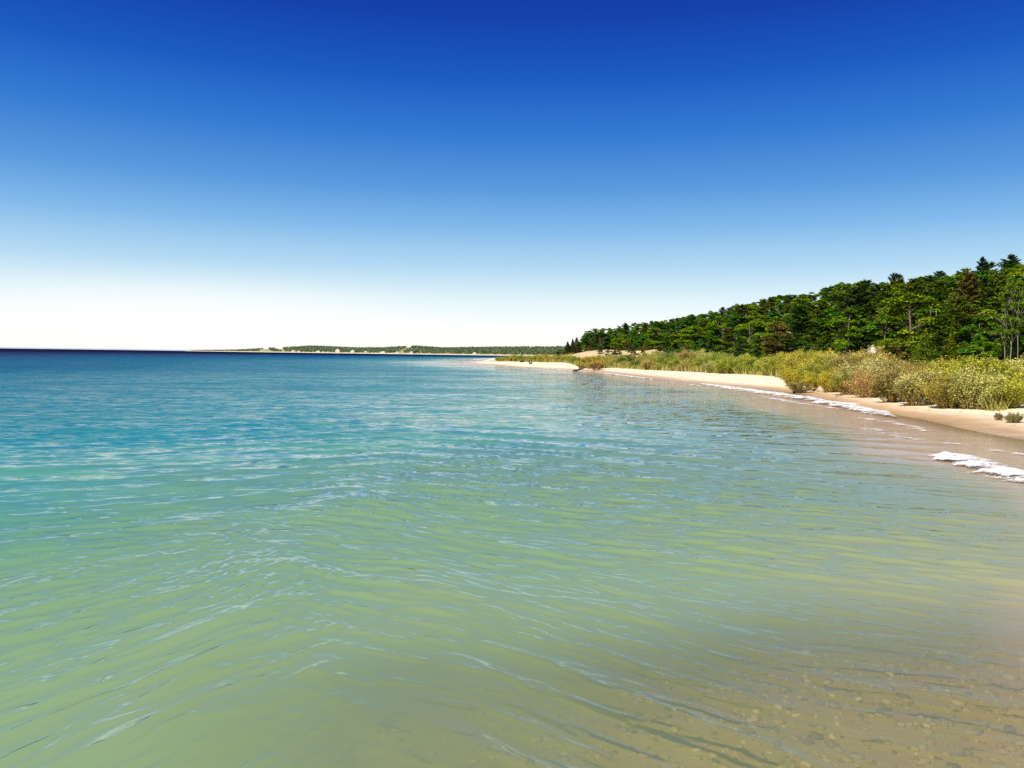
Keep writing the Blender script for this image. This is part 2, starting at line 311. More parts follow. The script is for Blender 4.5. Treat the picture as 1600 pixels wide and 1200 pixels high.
X, Y, Fc = polar(az, rr); Rr = np.hypot(X, Y); S = coast(X, Y)
Zw = waves(X, Y, S, Rr)
# drop what lies well inland
keep = (S < 9)[Fc].any(1); Fc = Fc[keep]; used = np.zeros(len(X), bool); used[Fc.ravel()] = True; idx = np.cumsum(used)-1; Fc = idx[Fc]
X, Y, Zw, S, Rr = X[used], Y[used], Zw[used], S[used], Rr[used]
Zw = Zw*sstep(3, -1.5, S)
wm = M('lake_water')
off = wm.attr('offc'); P = wm.pos()
pn = wm.noise(wm.pos((1, .45, 1)), .05, 4); pn2 = wm.noise(wm.pos((1, .5, 1)), .35, 4)
wob = wm.math('ADD', wm.math('MULTIPLY', wm.math('SUBTRACT', pn2, .5), .45), wm.math('MULTIPLY', wm.math('SUBTRACT', pn, .5), .7))
offn = wm.math('MULTIPLY', off, wm.math('ADD', wob, 1.0))
lg = wm.math('DIVIDE', wm.math('LOGARITHM', wm.math('MAXIMUM', offn, .5), 10), 3.0)     # 0 at 1 m, 1 at 1 km offshore
def q(m_): return math.log10(m_)/3
body = wm.ramp(lg, [(0, (.58, .42, .31)), (q(2.2), (.54, .41, .29)), (q(3.2), (.32, .34, .19)), (q(6), (.24, .335, .165)), (q(12), (.17, .32, .175)), (q(19), (.085, .29, .215)),
                    (q(31), (.02, .21, .25)), (q(70), (.002, .14, .215)), (q(160), (0, .085, .18)), (q(420), (0, .02, .095)), (q(900), (0, .001, .025))])
clear = wm.math('MULTIPLY', wm.ramp(lg, [(0, (.7,)*3), (q(1.4), (.35,)*3), (q(3.2), (.60,)*3), (q(4.6), (.52,)*3), (q(6.4), (.12,)*3), (q(8), (0, 0, 0))]), wm.attr('bedvis'))
rip = wm.noise(wm.pos((1, 2.1, 1), .15), 5.5, 5, .6, .3); rip2 = wm.noise(wm.pos((.35, 1.1, 1), -.1), 1.0, 6, .65, .4); rip3 = wm.noise(wm.pos((.05, .16, 1)), 1.0, 3, .5); stre = wm.noise(wm.pos((.30, .75, 1), .12), 1.0, 8, .72, .3)
b1 = wm.bump(rip, .35, .006); b2 = wm.bump(rip2, .5, .03, b1); nz = wm.n('ShaderNodeTexNoise'); wm.l(wm.pos((2.4, 4.6, 1), .1), nz.inputs['Vector']); nz.inputs['Scale'].default_value = 1.0; nz.inputs['Detail'].default_value = 4; nz.inputs['Roughness'].default_value = .6
nv = wm.n('ShaderNodeVectorMath', operation='SUBTRACT'); wm.l(nz.outputs['Color'], nv.inputs[0]); nv.inputs[1].default_value = (.5, .5, .5)
nf = wm.n('ShaderNodeVectorMath', operation='MULTIPLY'); wm.l(nv.outputs[0], nf.inputs[0]); nf.inputs[1].default_value = (.6, .85, 0)
ns = wm.n('ShaderNodeVectorMath', operation='SCALE'); wm.l(nf.outputs[0], ns.inputs[0]); wm.l(wm.ramp(lg, [(0, (0, 0, 0)), (q(6), (.05,)*3), (q(13), (.18,)*3), (q(28), (.8,)*3), (q(60), (1, 1, 1))]), ns.inputs[3]); wm.l(wm.math('MAXIMUM', ns.inputs[3].links[0].from_socket, wm.attr('chop')), ns.inputs[3])
na = wm.n('ShaderNodeVectorMath', operation='ADD'); wm.l(ns.outputs[0], na.inputs[0]); wm.l(b2, na.inputs[1])
nn_ = wm.n('ShaderNodeVectorMath', operation='NORMALIZE'); wm.l(na.outputs[0], nn_.inputs[0]); b3 = nn_.outputs[0]
d = wm.n('ShaderNodeBsdfDiffuse'); wm.inp(d.inputs[0], body); upn = wm.n('ShaderNodeVectorMath', operation='NORMALIZE'); um = wm.n('ShaderNodeVectorMath', operation='ADD'); um.inputs[1].default_value = (0, 0, 9); wm.l(b1, um.inputs[0]); wm.l(um.outputs[0], upn.inputs[0]); wm.l(upn.outputs[0], d.inputs['Normal'])
t = wm.n('ShaderNodeBsdfTransparent'); t.inputs[0].default_value = (.95, .88, .60, 1)
x1 = wm.n('ShaderNodeMixShader'); wm.l(clear, x1.inputs[0]); wm.l(d.outputs[0], x1.inputs[1]); wm.l(t.outputs[0], x1.inputs[2])
g = wm.n('ShaderNodeBsdfGlossy'); g.inputs['Roughness'].default_value = .04; wm.l(b3, g.inputs['Normal'])
fn = wm.n('ShaderNodeFresnel'); fn.inputs[0].default_value = 1.33; wm.l(b3, fn.inputs['Normal'])
fk = wm.math('MULTIPLY', fn.outputs[0], wm.ramp(lg, [(0, (.62,)*3), (q(2.6), (.62,)*3), (q(4.5), (.85,)*3), (q(8), (1, 1, 1)), (q(13), (.9,)*3), (q(20), (.65,)*3), (q(40), (.24,)*3), (q(120), (.05,)*3), (1, (.02,)*3)]))
smod = wm.math('ADD', wm.math('MULTIPLY', wm.math('SUBTRACT', wm.rng(stre, .36, .64, .2, 1.9), 1.0), wm.rng(lg, q(9), q(22), 0, 1)), 1.0)
fk = wm.math('MULTIPLY', wm.math('MULTIPLY', fk, smod), 1.35, clamp=True)
x2 = wm.n('ShaderNodeMixShader'); wm.l(fk, x2.inputs[0]); wm.l(x1.outputs[0], x2.inputs[1]); wm.l(g.outputs[0], x2.inputs[2])
WATER = wm.fin(x2.outputs[0])
so_ = np.maximum(-S, 0); offc = so_*np.interp(Y, [3, 5, 8, 12, 17, 60, 90], [.92, .92, 1.2, 1.25, .64, .64, 1]) + np.maximum(so_-4.2, 0)*1.3*sstep(12, 19, Y); bedvis = np.maximum(sstep(7.5, 4.6, Y)*(Y > 0), sstep(-1.2, 0, S))
me = mesh('water', np.stack([X, Y, Zw], 1), Fc, {'chop': .5*sstep(11, 30, Rr)*sstep(1.5, 6, so_), 'shore': S, 'offc': offc, 'bedvis': bedvis})
link('water', me, WATER, kind='structure', label='clear green to blue lake water with small crossing ripples')

# foam ------------------------------------------------------------------------
fm = M('lake_foam'); e = fm.attr('edge'); P = fm.pos()
n1 = fm.noise(P, 9, 8, .75, .8); n2 = fm.noise(P, 1.6, 4, .6)
a_ = fm.math('ADD', e, fm.math('MULTIPLY', fm.math('SUBTRACT', fm.math('ADD', n1, n2), 1.0), 2.4))
tr = fm.n('ShaderNodeBsdfTransparent'); df = fm.n('ShaderNodeBsdfDiffuse'); df.inputs[0].default_value = (.88, .87, .85, 1); fm.l(fm.bump(n1, .7, .05), df.inputs['Normal'])
xs = fm.n('ShaderNodeMixShader'); fm.l(fm.rng(a_, .50, .95), xs.inputs[0]); fm.l(tr.outputs[0], xs.inputs[1]); fm.l(df.outputs[0], xs.inputs[2]); FOAM = fm.fin(xs.outputs[0])
def foam(pxs, width, height, label, dens=1.0, seed=0):
    r = np.random.default_rng(seed); P0 = np.array([onz(*p)[:2] for p in pxs]); d = np.r_[0, np.cumsum(np.hypot(*np.diff(P0, axis=0).T))]
    n = max(30, int(d[-1]/.12)); n = min(n, 500); u = np.linspace(0, d[-1], n); c = np.c_[np.interp(u, d, P0[:, 0]), np.interp(u, d, P0[:, 1])]
    for _ in range(6): c[1:-1] = (c[:-2]+2*c[1:-1]+c[2:])/4
    tg = np.gradient(c, axis=0); tg /= np.hypot(*tg.T)[:, None]; nr = np.c_[tg[:, 1], -tg[:, 0]]; m = 15; v = np.linspace(-1, 1, m)
    wv = width*(.65+.9*vnoise(u*.5+seed*3, u*0+seed))*np.minimum(1, np.minimum(u, d[-1]-u)/(d[-1]*.12)+.12)
    X = c[:, 0:1]+nr[:, 0:1]*wv[:, None]*v*.5; Y = c[:, 1:2]+nr[:, 1:2]*wv[:, None]*v*.5
    s = coast(X, Y); g0 = np.maximum(ground(X, Y, s), 0)+np.where(s < 0, waves(X, Y, s, np.hypot(X, Y))*sstep(3, -1.5, s), 0)
    prof = np.clip(1-v**2, 0, 1)**.8; rg = .85+.35*vnoise(X*9, Y*9)
    Zz = g0+.012+height*prof[None]*rg
    edge = (prof[None]**.7*.78*dens)*np.ones_like(X); edge[[0, -1]] = 0; edge[:, [0, -1]] = 0
    i = (np.arange(n-1)[:, None]*m+np.arange(m-1)).ravel()
    me = mesh('foam', np.stack([X, Y, Zz], 2).reshape(-1, 3), np.stack([i, i+1, i+m+1, i+m], 1), {'edge': edge.ravel()})
    return link('foam', me, FOAM, kind='stuff', label=label)
foam([(1476, 711), (1500, 719), (1530, 728), (1565, 739), (1600, 749), (1680, 768)], 1.25, .075, 'thick white breaking wave foam nearest the camera', 1.25, 1)
foam([(1500, 732), (1560, 745), (1640, 764)], .8, .02, 'thin streaky foam just in front of the nearest breaking wave', .7, 11)
foam([(1096, 600.5), (1130, 605), (1180, 612), (1240, 620), (1300, 631), (1365, 645), (1400, 655)], 1.7, .08, 'long white foam line washing up the beach below the shrubs', 1.1, 2)
foam([(1185, 619), (1240, 629), (1300, 638), (1350, 647)], .7, .02, 'thin foam trailing behind the long foam line', .75, 3)
foam([(1340, 652), (1400, 662), (1450, 675)], .8, .015, 'lacy foam patches left on the wet sand', .72, 4)
foam([(1335, 667), (1390, 677), (1440, 690)], .7, .015, 'second lacy foam streak left in the shallows', .68, 5)
foam([(1465, 690), (1530, 700), (1600, 712), (1660, 722)], .5, .012, 'broken foam flecks between breaking wave and wet sand', .62, 6)
foam([(842, 575.5), (880, 578), (930, 582), (985, 588.5), (1020, 593)], .8, .06, 'thin far foam line along the spit beach', 1.1, 7)
foam([(722, 567.3), (740, 566.6), (765, 565), (790, 564.2)], 2.2, .14, 'white foam breaking on the tip of the sand spit', 1.3, 8)
foam([(738, 563), (760, 560.6), (780, 559.6)], 3.0, .12, 'foam on the far side of the sand spit', 1.2, 9)
foam([(1040, 597), (1075, 600), (1100, 604)], .5, .03, 'faint foam line leading into the long foam line', .8, 10)

# pebbles on the lake bed ------------------------------------------------------
pm = M('pebble_stone'); tt = pm.attr('tint')
pc = pm.ramp(tt, [(0, (.10, .08, .05)), (.25, (.20, .15, .085)), (.5, (.34, .27, .15)), (.8, (.46, .37, .22)), (1, (.60, .52, .37))]); PEB = pm.fin(pm.pbr(pc, .7, pm.bump(pm.noise(pm.pos(), 60, 3), .3, .01)))
ico = bpy.data.meshes.new('t'); import bmesh
bm = bmesh.new(); bmesh.ops.create_icosphere(bm, subdivisions=2, radius=1); bm.to_mesh(ico); bm.free()
iv = np.array([v.co[:] for v in ico.vertices]); it = np.array([p.vertices[:] for p in ico.polygons])
n = 9000; r = np.random.default_rng(5); xx = r.uniform(-1.5, 7, n*3); yy = r.uniform(2.2, 8.5, n*3); ss = coast(xx, yy)
k = (r.random(n*3) < .2+.8*sstep(-7, -4, ss)) & (ss < -.2); xx, yy = xx[k][:n], yy[k][:n]; n = len(xx); zz = ground(xx, yy)
sz = r.gamma(2.5, .0042, n)+.006; th = r.uniform(0, 6.28, n); ex = r.uniform(.7, 1.3, n)
W = iv[None]*np.stack([sz*ex, sz/ex, sz*.5], 1)[:, None]*(1+.12*r.normal(size=(n, len(iv), 1)))
W = np.stack([W[..., 0]*np.cos(th)[:, None]-W[..., 1]*np.sin(th)[:, None], W[..., 0]*np.sin(th)[:, None]+W[..., 1]*np.cos(th)[:, None], W[..., 2]], 2)
W += np.stack([xx, yy, zz+sz*.15], 1)[:, None]
FF = (it[None]+np.arange(n)[:, None, None]*len(iv)).reshape(-1, 3)
link('pebbles', mesh('pebbles', W.reshape(-1, 3), FF, {'tint': np.repeat(np.clip(r.normal(.55, .26, n), 0, 1), len(iv))}), PEB, kind='stuff', label='rounded pebbles scattered over the shallow lake bed')

# ------------------------------------------------------------------ tree and shrub prototypes (mesh data only)
def clump(r, c, rad, n, flat=.7, shell=.75):
    p = r.normal(size=(n, 3)); p /= np.linalg.norm(p, axis=1)[:, None]; p[:, 2] = np.abs(p[:, 2])*1.2-.35
    return c + p*(rad*r.uniform(shell, 1.05, n))[:, None]*[1, 1, flat]
def pine_mesh(seed, Hh=14., wide=3.4, n_leaf=7000, bare=.12):
    r = np.random.default_rng(seed); T = MB(); Cn = MB(); k = 9; zs = np.linspace(0, Hh, k)
    tr = np.c_[np.cumsum(r.normal(0, .08, k)), np.cumsum(r.normal(0, .08, k)), zs]; T.tube(tr, np.linspace(.24, .03, k), 7)
    z = Hh*bare; br = []
    while z < Hh-.2:
        f = z/Hh; Lm = wide*np.interp(f, [0, .1, .35, .6, .85, 1], [.55, .85, 1., .8, .5, .12])
        nb = r.integers(3, 6); a0 = r.uniform(0, 6.28)
        for j in range(nb):
            if r.random() < .12: continue
            br.append((z+r.normal(0, .1), a0+j*6.28/nb+r.normal(0, .25), Lm*r.uniform(.55, 1.18)))
        z += r.uniform(.5, .95)*(1-.35*f)
    per = n_leaf//max(len(br), 1)
    for z, a, Lb in br:
        x0 = np.interp(z, zs, tr[:, 0]); y0 = np.interp(z, zs, tr[:, 1]); f = z/Hh; rise = np.interp(f, [0, .5, 1], [-.02, .12, .6])*Lb
        u = np.linspace(0, 1, 4); d = np.array([math.cos(a), math.sin(a)]); pts = np.c_[x0+d[0]*Lb*u, y0+d[1]*Lb*u, z+rise*u+.12*Lb*u**2]
        T.tube(pts, .05*(1-u)+.012, 4)
        q_ = r.beta(2.2, 1.3, per); wd = .34*Lb*np.sqrt(np.clip(1-(q_-.45)**2*2, .1, 1)); lat = r.normal(0, .42, per)*wd
        Pp = np.c_[x0+d[0]*Lb*q_-d[1]*lat, y0+d[1]*Lb*q_+d[0]*lat, z+rise*q_+.12*Lb*q_**2+np.abs(r.normal(0, .11, per))+.05]
        bt = r.normal(.5, .12); Cn.leaves(Pp, .30, .11, 1.3, r, np.clip(bt+r.normal(0, .2, per), 0, 1))
    tip = np.array([tr[-1, 0], tr[-1, 1], Hh]); Cn.leaves(tip+r.normal(0, 1, (60, 3))*[.25, .25, .4], .18, .07, .6, r)
    return T.build('trunk', True), Cn.build('crown')
def broad_mesh(seed, Hh=11., wide=3.4, n_leaf=8500, base=.12, nl=34):
    r = np.random.default_rng(seed); T = MB(); Cn = MB(); k = 8
    tr = np.c_[np.cumsum(r.normal(0, .12, k)), np.cumsum(r.normal(0, .12, k)), np.linspace(0, Hh*.85, k)]; T.tube(tr, np.linspace(.22, .04, k)*(.6 if Hh > 12 else 1), 7)
    cs = []
    for i in range(nl):
        f = r.uniform(base, .95)**.9; ww = wide*math.sqrt(max(1-((f-.5)/.56)**2, .08)); a = r.uniform(0, 6.28); q_ = math.sqrt(r.uniform(.02, 1))
        cs.append((np.array([math.cos(a)*ww*q_*.8, math.sin(a)*ww*q_*.8, f*Hh*.93]), r.uniform(.55, 1.15)*wide/3.2))
    cs.append((np.array([tr[-1, 0], tr[-1, 1], Hh*.93]), .8))
    for c, rad in cs:
        z0 = max(c[2]-1.2-r.random(), Hh*.1); b0 = np.array([np.interp(z0, tr[:, 2], tr[:, 0]), np.interp(z0, tr[:, 2], tr[:, 1]), z0])
        T.tube([b0, (b0+c)/2+[0, 0, .1], c], [.06, .04, .015], 4)
        n = int(n_leaf/nl*rad**1.5); bt = r.normal(.5, .15)
        Cn.leaves(clump(r, c, rad, n, .62, .45), .20, .13, .6, r, np.clip(bt+r.normal(0, .2, n), 0, 1))
    return T.build('trunk', True), Cn.build('crown')
def cone_mesh(seed, Hh=7., wide=1.7, n_leaf=5000):
    r = np.random.default_rng(seed); T = MB(); Cn = MB(); T.tube([(0, 0, 0), (0, 0, Hh*.5), (.05, 0, Hh*.97)], [.13, .08, .02], 6)
    f = r.beta(1, 1.5, n_leaf); a = r.uniform(0, 6.28, n_leaf); tier = .78+.3*np.abs(np.sin(f*Hh*3.4+np.floor(a*2)*1.3)); q_ = np.sqrt(r.uniform(.25, 1, n_leaf))
    rad = wide*(1-f)**.8*tier*q_*(.8+.35*vnoise(a*2, f*5)); Cn.leaves(np.c_[np.cos(a)*rad, np.sin(a)*rad, .25+f*Hh*.97-rad*.12], .15, .06, .5, r)
    return T.build('trunk', True), Cn.build('crown')
def shrub_mesh(seed, Hh=2.0, wide=1.3, n_leaf=7500, nst=34, bareish=0.0):
    r = np.random.default_rng(seed); T = MB(); Cn = MB(); per = n_leaf//nst
    for i in range(nst):
        a = r.uniform(0, 6.28); q_ = math.sqrt(r.random()); tip = np.array([math.cos(a)*wide*q_, math.sin(a)*wide*q_, Hh*(1-.38*q_**2)*r.uniform(.72, 1.08)]); b0 = np.array([math.cos(a)*.35*q_*wide, math.sin(a)*.35*q_*wide, -.05])
        u = np.linspace(0, 1, 5)[:, None]; pts = b0+(tip-b0)*u+np.array([0, 0, .18*Hh])*u*(1-u)*q_+r.normal(0, .03, (5, 3))*u; T.tube(pts, np.linspace(.022, .006, 5), 4, r.random())
        for _ in range(3):
            j = r.uniform(.2, .8); p0 = b0+(tip-b0)*j; p1 = p0+r.normal(0, .18, 3)+[0, 0, .3]; T.tube([p0, p1], [.010, .004], 3, r.random())
        f = np.clip(r.beta(2.2, 1.15, per), 0, 1); f = np.where(r.random(per) < bareish, f*.3+.7, f); Pp = b0+(tip-b0)*f[:, None]+np.array([0, 0, .18*Hh])*(f*(1-f))[:, None]*q_
        Pp += r.normal(0, 1, (per, 3))*(.03+.10*np.sqrt(f))[:, None]*[1, 1, .8]; Pp[:, 2] = np.maximum(Pp[:, 2], .03)
        bt = r.normal(.45, .22); Cn.leaves(Pp, .052, .025, .35, r, np.clip(bt+r.normal(0, .2, per)+.15*(f-.6), 0, 1))
    return T.build('stems', True), Cn.build('foliage')
def tree(kind, protos, mats, x, y, scale, col, label, group=None, rz=None, sx=1.0, zoff=0., cat=None, names=('trunk', 'crown')):
    o = bpy.data.objects.new(kind, None); C.objects.link(o); o.empty_display_size = .3
    o.location = (x, y, gz(x, y)-.05+zoff); o.rotation_euler = (0, 0, rng.uniform(0, 6.28) if rz is None else rz); o.scale = (scale*sx, scale*sx, scale)
    for me, mt, nm in zip(protos, mats, names):
        if not me.materials: me.materials.append(mt)
        c = bpy.data.objects.new(nm, me); C.objects.link(c); c.parent = o; c.color = (*col, 1)
    o['label'] = label; o['category'] = cat or 'tree'
    if group: o['group'] = group
    return o
PINES = [pine_mesh(10+i, 14, 3.6+.5*(i % 3), 7000, [.1, .16, .22, .12, .3][i]) for i in range(5)]
BROAD = [broad_mesh(30+i, 11, [3.5, 4.0, 3.2, 3.7, 3.4][i], 11500, [.03, .05, .08, .04, .1][i], [38, 44, 34, 40, 36][i]) for i in range(5)]
CONES = [cone_mesh(50+i, 7, 1.5+.4*i) for i in range(3)]
TALL = [broad_mesh(60+i, 15, 2.6, 6500, .38, 26) for i in range(2)]
SHR = [shrub_mesh(70+i, 2.0, [1.2, 1.5, 1.1, 1.4, 1.6, 1.2][i], 8500, [34, 42, 30, 38, 44, 26][i], [0, 0, .3, 0, .1, .5][i]) for i in range(6)]

# ------------------------------------------------------------------ forest
ZONES = [(905, 1012, 'above the bare dune'), (1012, 1110, 'just right of the bare dune'), (1110, 1190, 'left of the russet tree'), (1190, 1260, 'around the russet tree'),
         (1260, 1350, 'left of the peaked shed'), (1350, 1430, 'behind the peaked shed'), (1430, 1520, 'right of the peaked shed'), (1520, 1720, 'by the slender pale trunks')]
ORD = ['first', 'second', 'third', 'fourth', 'fifth', 'sixth', 'seventh', 'eighth', 'ninth', 'tenth', 'eleventh', 'twelfth']
plan = []; r = np.random.default_rng(11)
ROWS = [(0.0, 'front row'), (.15, 'second row'), (.30, 'third row'), (.45, 'middle row'), (.60, 'upper row'), (.75, 'high row'), (.88, 'just below skyline'), (1.0, 'on the skyline')]
for ri, (t, rowname) in enumerate(ROWS):
    px = 905. + 12*(ri % 2)
    while px < 1690:
        yf = float(I(px, FRONT)); y = yf*(1+.8*t) + r.normal(0, .02*yf); x = (px-800)/F*y
        g_ = gz(x, y); top = H0+(horizon(px)-float(I(px, SKYL)))/F*y
        kindw = r.random(); pineish = .22+.28*sstep(1150, 1350, px)
        kind = 'pine' if kindw < pineish else 'broad'
        if t == 1.0: hh = max(top-g_, 4.)*r.uniform(.9, 1.08)
        else: hh = min(TREE_H*r.uniform(.78, 1.15)*(1 if px > 1000 else .85), max(top-g_, 3.5)*.97)
        if ri == 0 and r.random() < .5: hh *= r.uniform(.55, .85)
        plan.append([px, y, x, hh, kind, ri, rowname]); px += (4.9 if kind == 'pine' else 5.0)*r.uniform(.75, 1.2)*(.6+.4*min(hh/TREE_H, 1.3))/y*F
def pine_col(r): return [(.10, .175, .014), (.07, .15, .018), (.145, .20, .016), (.15, .175, .018), (.055, .135, .02), (.16, .205, .016)][r.integers(6)]
def broad_col(r): return [(.12, .24, .010), (.16, .27, .012), (.08, .20, .014), (.20, .28, .014), (.065, .185, .018), (.16, .24, .016)][r.integers(6)]
CN = {'pine': 'layered pine', 'broad': 'round broadleaf tree'}
from collections import defaultdict
cnt = defaultdict(list)
for i, p in enumerate(plan):
    for z0, z1, zn in ZONES:
        if z0 <= p[0] < z1: cnt[(p[4], p[6], zn)].append(i); p.append(zn); break
    else: p.append(None)
SKIP_SIGHT = [(1363, -2, 128), (1228, -10, 190)]
for (kd, rn, zn), lst in cnt.items():
    lst.sort(key=lambda i: plan[i][0])
    lst = [i for i in lst if not any(abs(plan[i][0]-a) < b+16 and plan[i][1] < c+2 for a, b, c in SKIP_SIGHT)]
    for j, i in enumerate(lst):
        px, y, x, hh, kind, ri, rowname, zone = plan[i]
        if kind == 'pine': pr = PINES[r.integers(5)]; base = 14.; col = pine_col(r)
        else: pr = BROAD[r.integers(5)]; base = 11.; col = broad_col(r)
        lab = f"{(ORD[min(j, 11)]+' ') if len(lst) > 1 else ''}{CN[kind]}{' from the left' if len(lst) > 1 else ''}, {rowname}, {zone}"
        tree('pine_tree' if kind == 'pine' else 'broadleaf_tree', pr, (BARK, LEAF), x, y, hh/base, col, lab, 'trees of the wooded hillside', sx=r.uniform(.95, 1.2)*(1.25 if kind == 'pine' else 1.15))
# named trees
def spec(kind, pr, bark, px, pyt, y, base, col, label, sx=1., group=None):
    x = (px-800)/F*y; g_ = gz(x, y); top = aty(px, pyt, y)[2]; return tree(kind, pr, (bark, LEAF), x, y, (top-g_)/base, col, label, group, sx=sx)
spec('broadleaf_tree', BROAD[1], BARK, 1212, 500, 138, 11, (.15, .125, .03), 'russet brown bushy tree at the front of the wood', 1.0)
spec('pine_tree', PINES[0], BARK, 1503, 428, 100, 14, (.17, .14, .03), 'orange brown fading pine high at the right', .9)
spec('pine_tree', PINES[2], BARK, 1392, 428, 205, 14, (.05, .09, .03), 'lone dark pine standing clear of the skyline', .75)
spec('pine_tree', PINES[4], BARK, 1402, 431, 210, 14, (.05, .09, .03), 'slightly shorter pine beside the lone skyline pine', .6)
spec('pine_tree', PINES[3], BARK, 1529, 403, 140, 14, (.035, .07, .022), 'ragged pine poking above the skyline near the right end', .8)
spec('pine_tree', PINES[1], BARK, 1573, 400, 135, 14, (.06, .085, .02), 'tallest pine crown near the right edge of the skyline', 1.2)
spec('pine_tree', PINES[1], BARK, 1338, 452, 132, 14, (.055, .09, .02), 'big spreading layered pine left of the shed', 1.35)
spec('pine_tree', PINES[0], BARK, 1418, 462, 112, 14, (.045, .078, .018), 'big dark layered pine right of the shed', 1.25)
spec('conifer', CONES[1], BARK, 886, 533, 262, 7, (.035, .05, .016), 'dark slim conifer, shortest of the cluster by the dune', 1.3, None)
spec('conifer', CONES[0], BARK, 894, 529, 262, 7, (.05, .05, .016), 'dark slim conifer in the middle of the cluster by the dune', 1.3, None)
spec('conifer', CONES[2], BARK, 900, 526.5, 258, 7, (.045, .05, .018), 'dark slim conifer, tallest of the cluster by the dune', 1.2, None)
spec('broadleaf_tree', BROAD[0], BARK, 873, 545, 240, 11, (.055, .065, .018), 'low dark bushy tree at the left foot of the dune', 1.5)
spec('broadleaf_tree', BROAD[3], BARK, 920, 515, 268, 11, (.05, .13, .018), 'leftmost full green tree of the wooded hill', 1.15)
spec('broadleaf_tree', BROAD[1], BARK, 938, 517, 262, 11, (.055, .125, .018), 'second full green tree behind the dune crest', 1.15)
for (px, top, lab) in ((1567, 428, 'leftmost slender tall tree with a bare pale trunk'), (1579, 424, 'middle slender tall tree with a bare pale trunk'), (1590, 430, 'rightmost slender tall tree with a bare pale trunk')):
    spec('slender_tree', TALL[px % 2], GREYB, px, top, 80-(px-1567)*.1, 15, (.12, .19, .015), lab, .6, 'slender pale trunked trees')
MIDB = bark_mat('weathered_trunk', (.20, .17, .12), (.38, .33, .25), 3)
def snag(px, pyt, y, label, seed):
    rr_ = np.random.default_rng(seed); x = (px-800)/F*y; g_ = gz(x, y); hh = aty(px, pyt, y)[2]-g_; T = MB(); k = 9; u = np.linspace(0, 1, k)
    tr = np.c_[np.cumsum(rr_.normal(0, .09, k)), np.cumsum(rr_.normal(0, .06, k)), u*hh]; T.tube(tr, .085*(1-u)+.02, 8)
    o = bpy.data.objects.new('dead_tree', None); C.objects.link(o); o.location = (x, y, g_); o['label'] = label; o['category'] = 'tree'
    link('trunk', T.build('trunk', True), MIDB, o); B_ = MB()
    for i in range(12):
        j = rr_.uniform(.4, .97); a = rr_.uniform(0, 6.28); p0 = np.array([np.interp(j, u, tr[:, 0]), np.interp(j, u, tr[:, 1]), j*hh]); Lb = rr_.uniform(.3, .9); B_.tube([p0, p0+[math.cos(a)*Lb*.6, math.sin(a)*Lb*.6, .1], p0+[math.cos(a)*Lb, math.sin(a)*Lb, .25]], [.02, .012, .006], 5)
    link('branch', B_.build('branch', True), MIDB, o)
snag(1449, 478, 96, 'bare pale dead tree, taller of the two in front of the wood', 1); snag(1459, 486, 96, 'bare pale dead tree, shorter and bent, in front of the wood', 2)
# understory bushes along the foot of the wood
us = defaultdict(list); r = np.random.default_rng(21); px = 1008.
while px < 1680:
    yf = float(I(px, FRONT)); y = yf*r.uniform(.93, .99); x = (px-800)/F*y; zn = next((z for a, b, z in ZONES if a <= px < b), None)
    if zn and not any(abs(px-a) < b+12 for a, b, c in SKIP_SIGHT[:1]): us[zn].append((px, x, y))
    px += 3.4*r.uniform(.8, 1.3)/y*F
for zn, lst in us.items():
    for j, (px, x, y) in enumerate(lst):
        if px > 1552 and px < 1600: continue
        cc = r.random() < .3; hh = r.uniform(2.4, 4.2)
        lab = f"{ORD[min(j, 11)]} bush from the left at the wood foot, {zn}"
        if cc: tree('conifer', CONES[r.integers(3)], (BARK, LEAF), x, y, hh*1.15/7, pine_col(r), lab.replace('bush', 'small plant', 1), 'bushes at the foot of the wood', sx=1.4)
        else: tree('understory_bush', BROAD[r.integers(5)], (BARK, LEAF), x, y, hh/11, broad_col(r) if r.random() < .7 else (.20, .16, .03), lab.replace('bush', 'small plant', 1), 'bushes at the foot of the wood', sx=1.35, cat='bush')

# ------------------------------------------------------------------ willow scrub behind the beach
STOP = [(770, 556), (800, 553), (850, 553), (900, 555), (940, 553), (990, 550), (1020, 549), (1050, 545), (1085, 541), (1120, 546), (1150, 549), (1195, 556), (1215, 550), (1240, 545), (1290, 541), (1330, 541), (1350, 543), (1375, 544), (1390, 549),
        (1410, 562), (1430, 556), (1460, 560), (1500, 562), (1530, 554), (1560, 556), (1600, 556), (1700, 553)]
SZ = [(770, 870, 'on the far end of the spit'), (870, 945, 'by the leaning dark log'), (945, 1030, 'below the bare dune'), (1030, 1110, 'in the tall pale clump'), (1110, 1215, 'behind the widest sand'),
      (1215, 1300, 'above the eroded bank'), (1300, 1370, 'below the peaked shed'), (1370, 1450, 'in the brown stemmed thicket'), (1450, 1540, 'in the near green clump'), (1540, 1760, 'at the right edge')]
def shrub_col(px, r):
    if px < 945: c = [(.40, .38, .05), (.30, .36, .05), (.46, .36, .06), (.22, .27, .05)]
    elif px < 1120: c = [(.30, .36, .05), (.44, .44, .12), (.36, .38, .07), (.18, .25, .05), (.42, .34, .10)]
    elif px < 1215: c = [(.30, .36, .04), (.36, .40, .05), (.18, .24, .05), (.44, .40, .08)]
    elif px < 1320: c = [(.48, .42, .04), (.42, .38, .05), (.50, .43, .06), (.34, .36, .05)]
    elif px < 1450: c = [(.42, .32, .07), (.46, .42, .14), (.30, .30, .05), (.50, .34, .12), (.26, .22, .06)]
    else: c = [(.38, .40, .045), (.45, .45, .13), (.28, .31, .05), (.44, .41, .06), (.40, .34, .07)]
    return c[r.integers(len(c))]
sp = defaultdict(list); r = np.random.default_rng(33)
